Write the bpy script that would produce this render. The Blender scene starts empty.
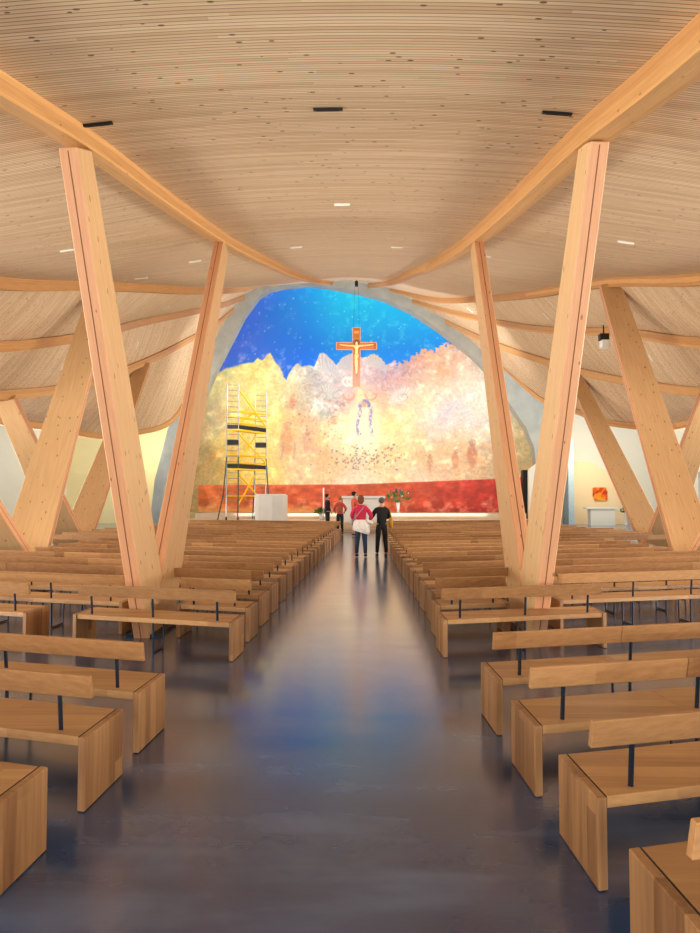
import bpy, bmesh, math, random
import numpy as np
from mathutils import Vector, Matrix, Euler, Quaternion
from mathutils.bvhtree import BVHTree

random.seed(7)
rng = np.random.RandomState(11)
C = bpy.context.scene.collection
R = math.radians

# ---------------------------------------------------------------- camera
FPX, HOR, VPX, CAMX, EYE = 690.0, 497.0, 365.0, 0.25, 1.65
cam_d = bpy.data.cameras.new('camera')
cam = bpy.data.objects.new('camera', cam_d); C.objects.link(cam)
cam_d.sensor_fit = 'HORIZONTAL'; cam_d.sensor_width = 36.0
cam_d.lens = FPX / 700.0 * 36.0
cam_d.clip_end = 300
cam.location = (CAMX, 0, EYE)
pitch = math.atan((HOR - 466.5) / FPX); yaw = math.atan((VPX - 350) / FPX)
cam.rotation_euler = (math.pi/2 + pitch, 0, yaw)
bpy.context.scene.camera = cam
CR = cam.rotation_euler.to_matrix()

def ray(x, y):
    return (CR @ Vector(((x-350)/FPX, (466.5-y)/FPX, -1.0)))
def P(x, y, Y):                       # point of the place seen at pixel x,y and standing at distance Y
    d = ray(x, y); t = Y / d.y
    return Vector((CAMX + d.x*t, Y, EYE + d.z*t))
def fix(X, D, H):                      # level-camera estimate -> true point for the tilted camera
    return P(VPX+(X-CAMX)/D*FPX, HOR-(H-EYE)/D*FPX, D)
def fixg(X, D):                        # the same for points on the floor
    d = ray(VPX+(X-CAMX)/D*FPX, HOR+EYE/D*FPX); t = -EYE/d.z
    return CAMX+d.x*t, d.y*t
def proj(v):
    q = CR.transposed() @ (Vector(v) - Vector((CAMX, 0, EYE)))
    return 350 + FPX*q.x/-q.z, 466.5 - FPX*q.y/-q.z

# ---------------------------------------------------------------- materials
def lin(c):
    return tuple(((v/255)/12.92 if v/255 <= .04045 else ((v/255+.055)/1.055)**2.4) for v in c)
def L4(c): return lin(c) + (1.0,)

class NT:
    def __init__(s, name):
        s.m = bpy.data.materials.new(name); s.m.use_nodes = True
        s.t = s.m.node_tree; s.b = s.t.nodes['Principled BSDF']
    def n(s, typ, **kw):
        nd = s.t.nodes.new(typ)
        for k, v in kw.items():
            if k[0] == '_': setattr(nd, k[1:], v)
            else:
                key = int(k[1:]) if k[0] == 'i' and k[1:].isdigit() else k
                if isinstance(v, bpy.types.NodeSocket): s.t.links.new(v, nd.inputs[key])
                else: nd.inputs[key].default_value = v
        return nd
    def math(s, op, a, b=0.0, c=0.0):
        return s.n('ShaderNodeMath', _operation=op, i0=a, i1=b, i2=c).outputs[0]
    def mix(s, f, a, b, mode='MIX'):
        nd = s.t.nodes.new('ShaderNodeMix'); nd.data_type = 'RGBA'; nd.blend_type = mode
        for i, v in ((0, f), (6, a), (7, b)):
            if isinstance(v, bpy.types.NodeSocket): s.t.links.new(v, nd.inputs[i])
            else: nd.inputs[i].default_value = v
        return nd.outputs[2]
    def ramp(s, f, stops):
        nd = s.t.nodes.new('ShaderNodeValToRGB'); s.t.links.new(f, nd.inputs[0])
        el = nd.color_ramp.elements
        while len(el) < len(stops): el.new(.5)
        for e, (p, c) in zip(el, stops):
            e.position = p; e.color = c if len(c) == 4 else tuple(c)+(1,)
        return nd.outputs[0]
    def sep(s, v):
        nd = s.n('ShaderNodeSeparateXYZ', i0=v); return nd.outputs
    def comb(s, x, y, z):
        return s.n('ShaderNodeCombineXYZ', i0=x, i1=y, i2=z).outputs[0]
    def set(s, **kw):
        for k, v in kw.items():
            k = k.replace('_', ' ')
            if isinstance(v, bpy.types.NodeSocket): s.t.links.new(v, s.b.inputs[k])
            else: s.b.inputs[k].default_value = v
        return s.m

def plain(name, rgb, rough=.6, metal=0, var=.06, scale=6):
    k = NT(name); tc = k.n('ShaderNodeTexCoord').outputs['Object']
    ns = k.n('ShaderNodeTexNoise', Vector=tc, Scale=scale, Detail=3.0).outputs[0]
    a = L4(tuple(max(0, v*(1-var)) for v in rgb)); b = L4(tuple(min(255, v*(1+var)) for v in rgb))
    col = k.mix(ns, a, b)
    return k.set(Base_Color=col, Roughness=rough, Metallic=metal)

def wood(name, light, dark, axis='x', stave=.09, staveax='y', rough=.45, knots=0.0, objvar=.25, tint=None, uv=False, seglen=1.3):
    """stave = lamella width along staveax, grain runs along axis"""
    k = NT(name); tcn = k.n('ShaderNodeTexCoord')
    co = tcn.outputs['UV' if uv else 'Object']; x, y, z = k.sep(co)
    A = {'x': x, 'y': y, 'z': z}
    rnd = k.n('ShaderNodeObjectInfo').outputs['Random']
    off = k.math('MULTIPLY', rnd, 37.0)
    long = k.math('ADD', A[axis], off)
    idx = k.math('FLOOR', k.math('DIVIDE', k.math('ADD', A[staveax], off), stave))
    seg = k.math('FLOOR', k.math('DIVIDE', k.math('ADD', long, k.math('MULTIPLY', idx, .618)), seglen))
    wn = k.n('ShaderNodeTexWhiteNoise', _noise_dimensions='3D', Vector=k.comb(idx, seg, off)).outputs[0]
    others = [A[a] for a in 'xyz' if a != axis]
    gv = k.comb(k.math('MULTIPLY', long, 1.6), k.math('MULTIPLY', others[0], 38.0), k.math('ADD', k.math('MULTIPLY', others[1], 38.0), k.math('MULTIPLY', idx, 5.3)))
    gr = k.n('ShaderNodeTexNoise', Vector=gv, Scale=1.0, Detail=4.0, Roughness=.6).outputs[0]
    f = k.math('ADD', k.math('MULTIPLY', wn, .5), k.math('MULTIPLY', k.math('SUBTRACT', gr, .25), .9))
    col = k.ramp(f, [(.12, L4(dark)), (.9, L4(light))])
    if objvar:
        v = k.math('ADD', k.math('MULTIPLY', rnd, objvar), 1-objvar/2)
        col = k.mix(1.0, col, k.comb(v, v, v), 'MULTIPLY')
    if knots:
        kv = k.comb(k.math('MULTIPLY', long, .42), k.math('ADD', others[0], k.math('MULTIPLY', idx, 0.0)), others[1])
        vo = k.n('ShaderNodeTexVoronoi', Vector=kv, Scale=11.0); 
        sel = k.math('GREATER_THAN', k.sep(vo.outputs['Color'])[0], .55)
        kn = k.math('MULTIPLY', sel, k.math('LESS_THAN', vo.outputs['Distance'], knots))
        col = k.mix(k.math('MULTIPLY', kn, .65), col, L4((110, 62, 25)))
    bp = k.n('ShaderNodeBump', Strength=.12, Distance=.004, Height=gr).outputs[0]
    return k.set(Base_Color=col, Roughness=rough, Normal=bp)

M = {}
M['oak_seat'] = wood('oak_seat', (190, 146, 94), (146, 102, 60), 'x', .12, 'y', .42)
M['oak_back'] = wood('oak_back', (190, 142, 92), (142, 96, 55), 'x', .3, 'z', .45, objvar=.3)
M['oak_panel'] = wood('oak_panel', (178, 132, 84), (114, 74, 42), 'z', .1, 'y', .45)
M['spruce_leg'] = wood('spruce_leg', (226, 188, 138), (192, 148, 100), 'z', 5.0, 'x', .5, knots=.16, objvar=.1, seglen=60.0)
M['spruce_edge'] = wood('spruce_edge', (226, 172, 130), (200, 142, 100), 'z', 5.0, 'x', .5, knots=.12, objvar=.08, seglen=60.0)
M['rib'] = wood('rib_spruce', (220, 170, 108), (184, 130, 76), 'x', .1, 'y', .5, knots=.1, objvar=.1, uv=True, seglen=60.0)
M['steel'] = plain('dark_steel', (30, 38, 52), .35, .6)
M['joint'] = plain('dark_joint', (28, 26, 24), .7)
M['slot'] = plain('brown_slot', (120, 70, 44), .7)
M['concrete'] = plain('pale_concrete', (166, 170, 164), .75, 0, .14, 1.3)
M['white'] = plain('white_plaster', (232, 229, 214), .8, 0, .03, .6)
M['cream'] = plain('cream_plaster', (240, 222, 168), .8, 0, .04, .6)
M['peach'] = plain('peach_plaster', (250, 222, 178), .8, 0, .04, .6)
M['bluewhite'] = plain('blue_white', (190, 214, 226), .7)
M['stone'] = plain('white_stone', (206, 203, 197), .45, 0, .03, 2)
M['beige'] = plain('platform_stone', (200, 178, 150), .35, 0, .06, 1.5)
M['black'] = plain('black', (14, 14, 15), .5)
M['lampwhite'] = plain('lamp_white', (250, 248, 235), .3)
M['alu'] = plain('aluminium', (160, 162, 165), .35, .7)
M['yellow'] = plain('yellow_paint', (252, 196, 0), .45)
M['green'] = plain('green_tube', (38, 62, 50), .5)
M['leaf'] = plain('leaf_green', (50, 92, 38), .6, 0, .3, 20)

def ceiling_mat():
    k = NT('slatted_ceiling'); tc = k.n('ShaderNodeTexCoord').outputs['UV']; u, v, _ = k.sep(tc)
    pitch_ = .048
    sv = k.math('DIVIDE', v, pitch_); idx = k.math('FLOOR', sv); fr = k.math('FRACT', sv)
    off = k.n('ShaderNodeTexWhiteNoise', _noise_dimensions='1D', W=idx).outputs[0]
    seg = k.math('FLOOR', k.math('ADD', k.math('DIVIDE', u, 2.8), k.math('MULTIPLY', off, 7.0)))
    wn = k.n('ShaderNodeTexWhiteNoise', _noise_dimensions='2D', Vector=k.comb(idx, seg, 0.0)).outputs[0]
    gr = k.n('ShaderNodeTexNoise', Vector=k.comb(k.math('MULTIPLY', u, 2.0), k.math('MULTIPLY', v, 60.0), wn), Scale=1.0, Detail=3.0).outputs[0]
    f = k.math('ADD', k.math('MULTIPLY', wn, .55), k.math('MULTIPLY', k.math('SUBTRACT', gr, .2), .75))
    col = k.ramp(f, [(.1, L4((206, 174, 134))), (.9, L4((244, 222, 188)))])
    big = k.n('ShaderNodeTexNoise', Vector=tc, Scale=.35, Detail=2.0).outputs[0]
    col = k.mix(k.math('MULTIPLY', big, .3), col, L4((230, 194, 150)))
    vo = k.n('ShaderNodeTexVoronoi', Vector=k.comb(k.math('MULTIPLY', u, .55), k.math('MULTIPLY', v, 1.0), 0.0), Scale=9.0)
    sel = k.math('GREATER_THAN', k.sep(vo.outputs['Color'])[1], .2)
    kn = k.math('MULTIPLY', sel, k.math('LESS_THAN', vo.outputs['Distance'], .125))
    col = k.mix(k.math('MULTIPLY', kn, .85), col, L4((90, 54, 28)))
    gap = k.math('GREATER_THAN', fr, .80)
    col = k.mix(k.math('MULTIPLY', gap, .65), col, L4((84, 58, 36)))
    h = k.math('SUBTRACT', 1.0, gap)
    bp = k.n('ShaderNodeBump', Strength=.3, Distance=.01, Height=h).outputs[0]
    return k.set(Base_Color=col, Roughness=.6, Normal=bp)
M['ceiling'] = ceiling_mat()

def floor_mat():
    k = NT('polished_concrete'); tc = k.n('ShaderNodeTexCoord').outputs['Object']
    a = k.n('ShaderNodeTexNoise', Vector=tc, Scale=.9, Detail=4.0, Roughness=.55, Distortion=.3).outputs[0]
    mp = k.n('ShaderNodeMapping', Vector=tc); mp.inputs['Rotation'].default_value = (0, 0, .5); mp.inputs['Scale'].default_value = (1.0, 5.0, 1)
    b = k.n('ShaderNodeTexNoise', Vector=mp.outputs[0], Scale=.8, Detail=4.0, Distortion=.3).outputs[0]
    f = k.math('ADD', k.math('MULTIPLY', a, .6), k.math('MULTIPLY', b, .4))
    col = k.ramp(f, [(.3, L4((26, 46, 78))), (.5, L4((44, 68, 104))), (.72, L4((84, 110, 146)))])
    c = k.n('ShaderNodeTexNoise', Vector=tc, Scale=30.0, Detail=3.0).outputs[0]
    col = k.mix(k.math('MULTIPLY', k.math('GREATER_THAN', c, .72), .06), col, L4((50, 52, 58)))
    ro = k.math('ADD', k.math('MULTIPLY', b, .16), .12)
    bp = k.n('ShaderNodeBump', Strength=.012, Distance=.01, Height=a).outputs[0]
    m = k.set(Base_Color=col, Roughness=ro, Normal=bp)
    k.b.inputs['Specular IOR Level'].default_value = .65; k.b.inputs['Coat Weight'].default_value = .55; k.b.inputs['Coat IOR'].default_value = 1.5; k.b.inputs['Coat Roughness'].default_value = .17
    return m
M['floor'] = floor_mat()

# ---------------------------------------------------------------- object helpers
def link(name, me, mat=None, parent=None, loc=None):
    o = bpy.data.objects.new(name, me); C.objects.link(o)
    if mat is not None and me is not None and not me.materials: me.materials.append(mat)
    if parent is not None: o.parent = parent
    if loc is not None: o.location = loc
    return o
def tag(o, label=None, cat=None, group=None, kind=None):
    if label: o['label'] = label
    if cat: o['category'] = cat
    if group: o['group'] = group
    if kind: o['kind'] = kind
    return o
def thing(name, label, cat, loc=(0, 0, 0), rz=0, group=None):
    o = bpy.data.objects.new(name, None); C.objects.link(o); o.empty_display_size = .1
    o.location = loc; o.rotation_euler = (0, 0, rz)
    return tag(o, label, cat, group)
class MB:
    def __init__(s): s.v = []; s.f = []; s.uv = None
    def box(s, a, b, fn=None):
        i = len(s.v)
        for z in (a[2], b[2]):
            for x, y in ((a[0], a[1]), (b[0], a[1]), (b[0], b[1]), (a[0], b[1])):
                s.v.append(fn(x, y, z) if fn else (x, y, z))
        s.f += [[i+q for q in t] for t in ((0, 3, 2, 1), (4, 5, 6, 7), (0, 1, 5, 4), (1, 2, 6, 5), (2, 3, 7, 6), (3, 0, 4, 7))]
        return s
    def tube(s, pts, r, n=8):
        pts = [Vector(p) for p in pts]; rr = r if isinstance(r, (list, tuple)) else [r]*len(pts)
        base = len(s.v); up = None
        for k, p in enumerate(pts):
            if k == 0: d = pts[1]-p
            elif k == len(pts)-1: d = p-pts[k-1]
            else: d = (pts[k+1]-p).normalized()+(p-pts[k-1]).normalized()
            d.normalize()
            if up is None: up = d.orthogonal().normalized()
            up = (up - d*up.dot(d)).normalized(); w = d.cross(up)
            for j in range(n):
                a = 2*math.pi*j/n; q = p + (up*math.cos(a)+w*math.sin(a))*rr[k]; s.v.append(tuple(q))
        for k in range(len(pts)-1):
            for j in range(n):
                a = base+k*n+j; b = base+k*n+(j+1) % n
                s.f.append([a, b, b+n, a+n])
        s.f.append([base+j for j in range(n)][::-1]); s.f.append([base+(len(pts)-1)*n+j for j in range(n)])
        return s
    def ball(s, c, r, nu=10, nv=7):
        r = (r, r, r) if not isinstance(r, (tuple, list)) else r; b = len(s.v)
        for i in range(nv+1):
            t = math.pi*i/nv
            for j in range(nu):
                a = 2*math.pi*j/nu
                s.v.append((c[0]+r[0]*math.sin(t)*math.cos(a), c[1]+r[1]*math.sin(t)*math.sin(a), c[2]+r[2]*math.cos(t)))
        for i in range(nv):
            for j in range(nu):
                a = b+i*nu+j; d = b+i*nu+(j+1) % nu
                s.f.append([a, a+nu, d+nu, d])
        return s
    def lathe(s, prof, c=(0, 0, 0), n=20):
        b = len(s.v)
        for r, z in prof:
            for j in range(n):
                a = 2*math.pi*j/n; s.v.append((c[0]+r*math.cos(a), c[1]+r*math.sin(a), c[2]+z))
        for i in range(len(prof)-1):
            for j in range(n):
                a = b+i*n+j; d = b+i*n+(j+1) % n
                s.f.append([a, d, d+n, a+n])
        s.f.append([b+j for j in range(n)][::-1]); s.f.append([b+(len(prof)-1)*n+j for j in range(n)])
        return s
    def prism(s, poly, a, b, axis=1):
        """poly of (x,z) extruded from y=a to y=b"""
        i = len(s.v); n = len(poly)
        for y in (a, b):
            for p in poly:
                s.v.append((p[0], y, p[1]) if axis == 1 else (p[0], p[1], y))
        s.f.append(list(range(i, i+n))); s.f.append(list(range(i+n, i+2*n))[::-1])
        for j in range(n):
            k = (j+1) % n; s.f.append([i+j, i+n+j, i+n+k, i+k])
        return s
    def mesh(s, name, mat=None, smooth=False, bevel=0, weld=False):
        me = bpy.data.meshes.new(name); me.from_pydata([tuple(v) for v in s.v], [], s.f)
        bm = bmesh.new(); bm.from_mesh(me)
        if weld: bmesh.ops.remove_doubles(bm, verts=bm.verts, dist=1e-5)
        bmesh.ops.recalc_face_normals(bm, faces=bm.faces)
        if bevel:
            bmesh.ops.bevel(bm, geom=list(bm.edges), offset=bevel, segments=1, affect='EDGES', profile=.5)
        bm.to_mesh(me); bm.free()
        if mat: me.materials.append(mat)
        if smooth:
            for p in me.polygons: p.use_smooth = True
        return me
    def build(s, name, mat, parent=None, loc=None, smooth=False, bevel=0, weld=False):
        return link(name, s.mesh(name, mat, smooth, bevel, weld), None, parent, loc)
def structure(o): o['kind'] = 'structure'; return o

# ---------------------------------------------------------------- ribs and shell
def hermite(tab):
    tab = np.array(tab, float); x = tab[:, 0]; Y = tab[:, 1:]
    m = np.zeros_like(Y); dx = np.diff(x)[:, None]; s = np.diff(Y, axis=0)/dx
    m[0] = s[0]; m[-1] = s[-1]; m[1:-1] = (s[:-1]*dx[1:]+s[1:]*dx[:-1])/(dx[1:]+dx[:-1])
    def f(t):
        i = int(np.clip(np.searchsorted(x, t)-1, 0, len(x)-2)); h = x[i+1]-x[i]; u = (t-x[i])/h
        return (2*u**3-3*u**2+1)*Y[i]+(u**3-2*u**2+u)*h*m[i]+(-2*u**3+3*u**2)*Y[i+1]+(u**3-u**2)*h*m[i+1]
    return f
RT = [
 [(-2, 2.5, 3.0), (3, 2.46, 4.2), (4.8, 2.45, 4.6), (6.55, 2.44, 5.06), (9, 2.44, 5.6), (13, 2.4, 6.5), (18, 2.25, 7.75), (25, 1.8, 9.6), (32, 1.35, 11.5), (40, .8, 13.8)],
 [(-2, 8.6, 3.4), (8, 7.9, 4.6), (10.5, 7.5, 5.2), (14.1, 7.2, 6.05), (19, 7.0, 7.5), (25, 6.1, 9.2), (30, 5.2, 10.5), (36, 3.4, 12.3), (40, 1.7, 13.5)],
 [(-2, 11.8, 3.2), (10, 9.8, 4.0), (17, 8.5, 5.4), (21, 8.2, 6.6), (26, 8.03, 8.0), (32, 6.5, 10.1), (37, 4.83, 12.0), (40, 3.2, 13.0)],
 [(-2, 14.0, 3.0), (10, 11.6, 3.3), (19, 9.5, 4.5), (23, 9.33, 5.4), (28, 8.77, 7.1), (33, 7.4, 9.0), (37, 6.4, 10.8), (40, 5.2, 11.9)],
 [(-2, 16.0, 3.0), (10, 13.5, 3.2), (18, 11.3, 3.8), (22, 11.0, 4.0), (25, 10.9, 4.1), (28, 10.6, 4.25), (31, 10.1, 4.8), (35, 9.4, 6.1), (40, 8.7, 8.5)],
]
def fixtab(t):
    out = []
    for D, X, H in t:
        if D >= 2.5:
            a = fix(X, D, H); b = fix(-X, D, H); out.append((D, (a.x-b.x)/2, (a.z+b.z)/2))
    n0 = out[0]; D, X, H = t[0]; D1_, X1, H1 = [q for q in t if q[0] >= 2.5][0]
    return [(D, X-X1+n0[1], H-H1+n0[2])] + out
FAR = {-1: [{25: (297, 277), 32: (317, 282), 40: (331, 284)}, {25: (194, 291), 30: (222, 291), 35: (243, 289), 40: (262, 283)},
            {26: (139, 323), 32: (197, 311), 37: (228, 303), 40: (243, 297)}, {28: (144, 362), 33: (186, 341), 37: (215, 325), 40: (232, 309)},
            {28: (100, 437), 31: (132, 434), 35: (172, 420), 40: (203, 358)}],
       1: [{25: (412, 274), 32: (391, 283), 40: (370, 286)}, {25: (530, 295), 30: (485, 299), 36: (430, 299), 40: (392, 289)},
            {26: (556, 331), 32: (495, 322), 37: (440, 309), 40: (414, 301)}, {28: (572, 369), 33: (508, 349), 37: (472, 334), 40: (447, 321)},
            {28: (606, 423), 31: (580, 413), 35: (545, 402), 40: (503, 366)}]}
CX = -0.06
def sidetab(i, s):
    t = [(D, CX+s*X, H) for D, X, H in fixtab(RT[i]) if D < min(FAR[s][i])]
    for D, (x, y) in sorted(FAR[s][i].items()):
        q = P(x, y, D); t.append((D, q.x, q.z))
    return t
RF = {s: [hermite(sidetab(i, s)) for i in range(5)] for s in (-1, 1)}
CX = -0.06   # small offset of the axis of the roof
def rp(i, D, s=1):
    X, H = RF[s][i](D); return Vector((X, D, H))
Ds = np.concatenate([np.arange(-2, 40, .5), [40.0]])
shell_polys = []; shell_verts = []
def patch(fa, fb, n, name, sag=0.0):
    vs = []; fs = []; uv = []
    acc = 0; prev = None
    for k, D in enumerate(Ds):
        a = fa(D); b = fb(D); mid = (a+b)/2
        if prev is not None: acc += (mid-prev).length
        prev = mid
        for j in range(n+1):
            t = j/n; p = a.lerp(b, t); p.z += sag*4*t*(1-t)
            vs.append(p); uv.append(((p-a).length if fa is not fb else 0, acc))
    for k in range(len(Ds)-1):
        for j in range(n):
            q = k*(n+1)+j; fs.append((q, q+1, q+n+2, q+n+1))
    me = bpy.data.meshes.new(name); me.from_pydata([tuple(v) for v in vs], [], fs)
    ul = me.uv_layers.new(name='UVMap')
    for lp in me.loops: ul.data[lp.index].uv = uv[lp.vertex_index]
    me.materials.append(M['ceiling'])
    for p in me.polygons: p.use_smooth = True
    o = structure(link(name, me))
    b0 = len(shell_verts); shell_verts.extend(vs); shell_polys.extend([[b0+q for q in f] for f in fs])
    return o
UP = Vector((0, 0, .12))
patch(lambda D: rp(0, D, -1)+UP, lambda D: rp(0, D, 1)+UP, 12, 'ceiling', .12)
for s in (-1, 1):
    for i in range(4):
        patch(lambda D, i=i, s=s: rp(i, D, s)+UP, lambda D, i=i, s=s: rp(i+1, D, s)+UP, 6, 'ceiling', (-.05, -.12, -.15, -.2)[i])
BVH = BVHTree.FromPolygons(shell_verts, shell_polys)

def rib(i, s, w, h, label, D0=-2, name='roof_beam'):
    mb = MB(); uv = []; acc = 0; prev = None
    ds = [d for d in Ds if d >= D0]
    vs = []; fs = []
    for k, D in enumerate(ds):
        p = rp(i, D, s); q = rp(i, min(D+.3, 40), s); r0 = rp(i, max(D-.3, -2), s); t = (q-r0).normalized()
        side = t.cross(Vector((0, 0, 1))).normalized(); up = side.cross(t).normalized()
        top = p+Vector((0, 0, .14))
        if prev is not None: acc += (p-prev).length
        prev = p
        for dx, dz, vv in ((-w/2, 0, 0), (w/2, 0, 0), (w/2, -h, 0), (-w/2, -h, 0)):
            vs.append(top+side*dx+up*dz)
        uv.append(acc)
    n = len(ds); me = bpy.data.meshes.new(name); per = [0, w, w+h, w+h+w, 2*w+2*h]; uvs = []
    for k in range(n-1):
        for j in range(4):
            a = k*4+j; b = k*4+(j+1) % 4; fs.append((a, b, b+4, a+4)); uvs += [(uv[k], per[j]), (uv[k], per[j+1]), (uv[k+1], per[j+1]), (uv[k+1], per[j])]
    fs.append((3, 2, 1, 0)); fs.append((n*4-4, n*4-3, n*4-2, n*4-1)); uvs += [(0, 0)]*8
    me.from_pydata([tuple(v) for v in vs], [], fs)
    ul = me.uv_layers.new(name='UVMap')
    for k, u in enumerate(uvs): ul.data[k].uv = u
    me.materials.append(M['rib'])
    return tag(link(name, me), label, 'beam', 'curved roof beams fanning out from the arch')
sidew = {-1: 'left', 1: 'right'}
desc = ['carrying the tallest V-shaped column beside the aisle', 'next outward, carrying the second V-shaped column', 'third outward, with no column under it', 'fourth outward, carrying the small far V-shaped column', 'outermost, along the low rim of the slatted ceiling']
for s in (-1, 1):
    for i in range(5):
        w, h = (((.2, .2) if s < 0 else (.24, .24)), (.24, .26), (.22, .26), (.22, .26), (.2, .22))[i]
        rib(i, s, w, h, 'curved spruce roof beam on the %s, %s' % (sidew[s], desc[i]))

# ---------------------------------------------------------------- V columns
def leg(root, base, top, wide0, wide1, thick, wdir, name='leg', slotside=-1):
    """tapering glulam leg; wdir = world direction of the wide side"""
    base = Vector(base); top = Vector(top); ax = (top-base); Ln = ax.length; ax.normalize()
    wd = Vector(wdir); wd = (wd-ax*wd.dot(ax)).normalized(); td = ax.cross(wd).normalized()   # local x=wd y=td z=ax
    m = Matrix((wd, td, ax)).transposed().to_4x4(); m.translation = base
    m2 = MB(); n = 1
    for z, w in ((0, wide0), (Ln, wide1)):
        for x, y in ((-w/2, -thick/2), (w/2, -thick/2), (w/2, thick/2), (-w/2, thick/2)): m2.v.append((x, y, z))
    m2.f = [[0, 3, 2, 1], [4, 5, 6, 7], [0, 1, 5, 4], [1, 2, 6, 5], [2, 3, 7, 6], [3, 0, 4, 7]]
    me = m2.mesh('leg', None, bevel=.008)
    me.materials.append(M['spruce_leg']); me.materials.append(M['spruce_edge'])
    for p in me.polygons:
        if abs(p.normal.x) > .7: p.material_index = 1
    o = link(name, me, None, root); o.matrix_basis = Matrix.Translation(-Vector(root.location)) @ m
    # joint grooves on the narrow faces
    g = MB()
    for sx in (-1, 1):
        i = len(g.v); e = .002
        for z, w in ((.0, wide0), (Ln*.995, wide1)):
            for x, y in ((sx*(w/2-.01), -.005), (sx*(w/2+e), -.005), (sx*(w/2+e), .005), (sx*(w/2-.01), .005)): g.v.append((x, y, z))
        g.f += [[i+q for q in t] for t in ([0, 3, 2, 1], [4, 5, 6, 7], [0, 1, 5, 4], [1, 2, 6, 5], [2, 3, 7, 6], [3, 0, 4, 7])]
    gm = g.mesh('groove', M['slot']); gg = link('groove', gm, None, o)
    return o
for s in (-1, 1):
    v = thing('timber_column', 'tall V-shaped spruce column beside the aisle on the %s' % sidew[s], 'column', (CX+s*2.31, 8.6, 0), 0, 'V-shaped timber columns'); bpy.context.view_layer.update()
    b = Vector((CX+s*2.31, 8.6, 0.0))
    tn = rp(0, 6.5, s); tf = rp(0, 13.0, s)
    for (bb, tt, w0, w1) in ((b+Vector((0, -.06, 0)), tn, .84, .40), (b+Vector((0, .08, 0)), tf, .84, .42)):
        o = leg(v, bb, tt-Vector((0, 0, .1)), w0, w1, .175, (0, 1, 0))
    pl = MB().box((-.2, -.45, 0), (.2, .45, .03)); pl.build('base_plate', M['steel'], v)
    # second
    v = thing('timber_column', 'V-shaped spruce column standing among the %s benches, second outward' % sidew[s], 'column', (CX+(7.25 if s > 0 else -7.0), 14.5, 0), 0, 'V-shaped timber columns')
    b = Vector((CX+(7.25 if s > 0 else -7.0), 14.5, 0))
    for (tt) in (rp(1, 10.0, s), rp(1, 19.0, s)):
        o = leg(v, b, tt-Vector((0, 0, .1)), (.86 if s > 0 else .95), .55, .26, (1, -.22*s, 0))
    MB().box((-.5, -.2, 0), (.5, .2, .03)).build('base_plate', M['steel'], v)
    v = thing('timber_column', 'small far V-shaped spruce column near the %s wall' % sidew[s], 'column', (CX+(9.5 if s > 0 else -9.05), 22, 0), 0, 'V-shaped timber columns')
    b = Vector((CX+(9.5 if s > 0 else -9.05), 22, 0))
    for (tt) in (rp(3, 18.7, s), rp(3, 28.0, s)):
        o = leg(v, b, tt-Vector((0, 0, .1)), (.85 if s > 0 else .95), .52, .26, (1, -.2*s, 0))
    MB().box((-.5, -.2, 0), (.5, .2, .03)).build('base_plate', M['steel'], v)

# ---------------------------------------------------------------- floor, walls
structure(MB().box((-24, -9, -.2), (24, 46, 0)).build('floor', M['floor']))
structure(MB().box((-18.5, 43, 0), (-8.6, 43.3, 8)).build('wall_back_left', M['cream']))
structure(MB().box((8.6, 43, 0), (18.5, 43.3, 8)).build('wall_back_right', M['white']))
structure(MB().box((-18.8, 22, 0), (-18.5, 43.3, 7)).build('wall_left', M['white']))
wr = MB()   # right wall with a window opening at Y 34.5..38, z 1.2..3.2
wr.box((18.5, 22, 0), (18.8, 34.6, 7)).box((18.5, 38.2, 0), (18.8, 43.3, 7)).box((18.5, 34.6, 0), (18.8, 38.2, .9)).box((18.5, 34.6, 3.0), (18.8, 38.2, 7))
structure(wr.build('wall_right', M['white']))

# arch ring
INT = [(176, 515), (180, 480), (190, 430), (205, 395), (217, 367), (231, 340), (244, 315), (258, 296), (269, 289), (285, 285.5), (307, 283.5), (325, 285), (340, 288), (357, 291), (383, 298), (411, 311), (437, 328), (454, 341), (469, 353), (480, 363), (496, 384), (511, 406), (526, 428), (534, 448), (537, 480), (539, 515)]
EXT = [(150, 515), (155, 480), (168, 430), (186, 388), (205, 355), (219, 330), (233, 307), (250, 289), (264, 282), (282, 279), (306, 277), (325, 278), (342, 280), (362, 283), (388, 288), (417, 302), (446, 320), (464, 333), (480, 344), (494, 357), (520, 380), (538, 398), (552, 415), (558, 440), (562, 480), (562, 515)]
def arch(I, E, y0, y1, name, mat):
    a = [P(x, y, 40.1) for x, y in I]; b = [P(x, y, 40.1) for x, y in E]
    a[0].z = b[0].z = a[-1].z = b[-1].z = 0
    mb = MB(); n = len(a)
    for p in a: mb.v += [(p.x, y0, p.z), (p.x, y1, p.z)]
    for p in b: mb.v += [(p.x, y0, p.z), (p.x, y1, p.z)]
    for k in range(n-1):
        i0, i1, e0, e1 = 2*k, 2*k+2, 2*n+2*k, 2*n+2*k+2
        mb.f += [[i0, i1, e1, e0], [i0+1, e0+1, e1+1, i1+1], [i0, i0+1, i1+1, i1], [e0, e1, e1+1, e0+1]]
    mb.f += [[0, 2*n, 2*n+1, 1], [2*n-2, 2*n-1, 4*n-1, 4*n-2]]
    return structure(mb.build(name, mat))
arch(INT, EXT, 40.02, 40.9, 'trim_1', M['concrete'])
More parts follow.
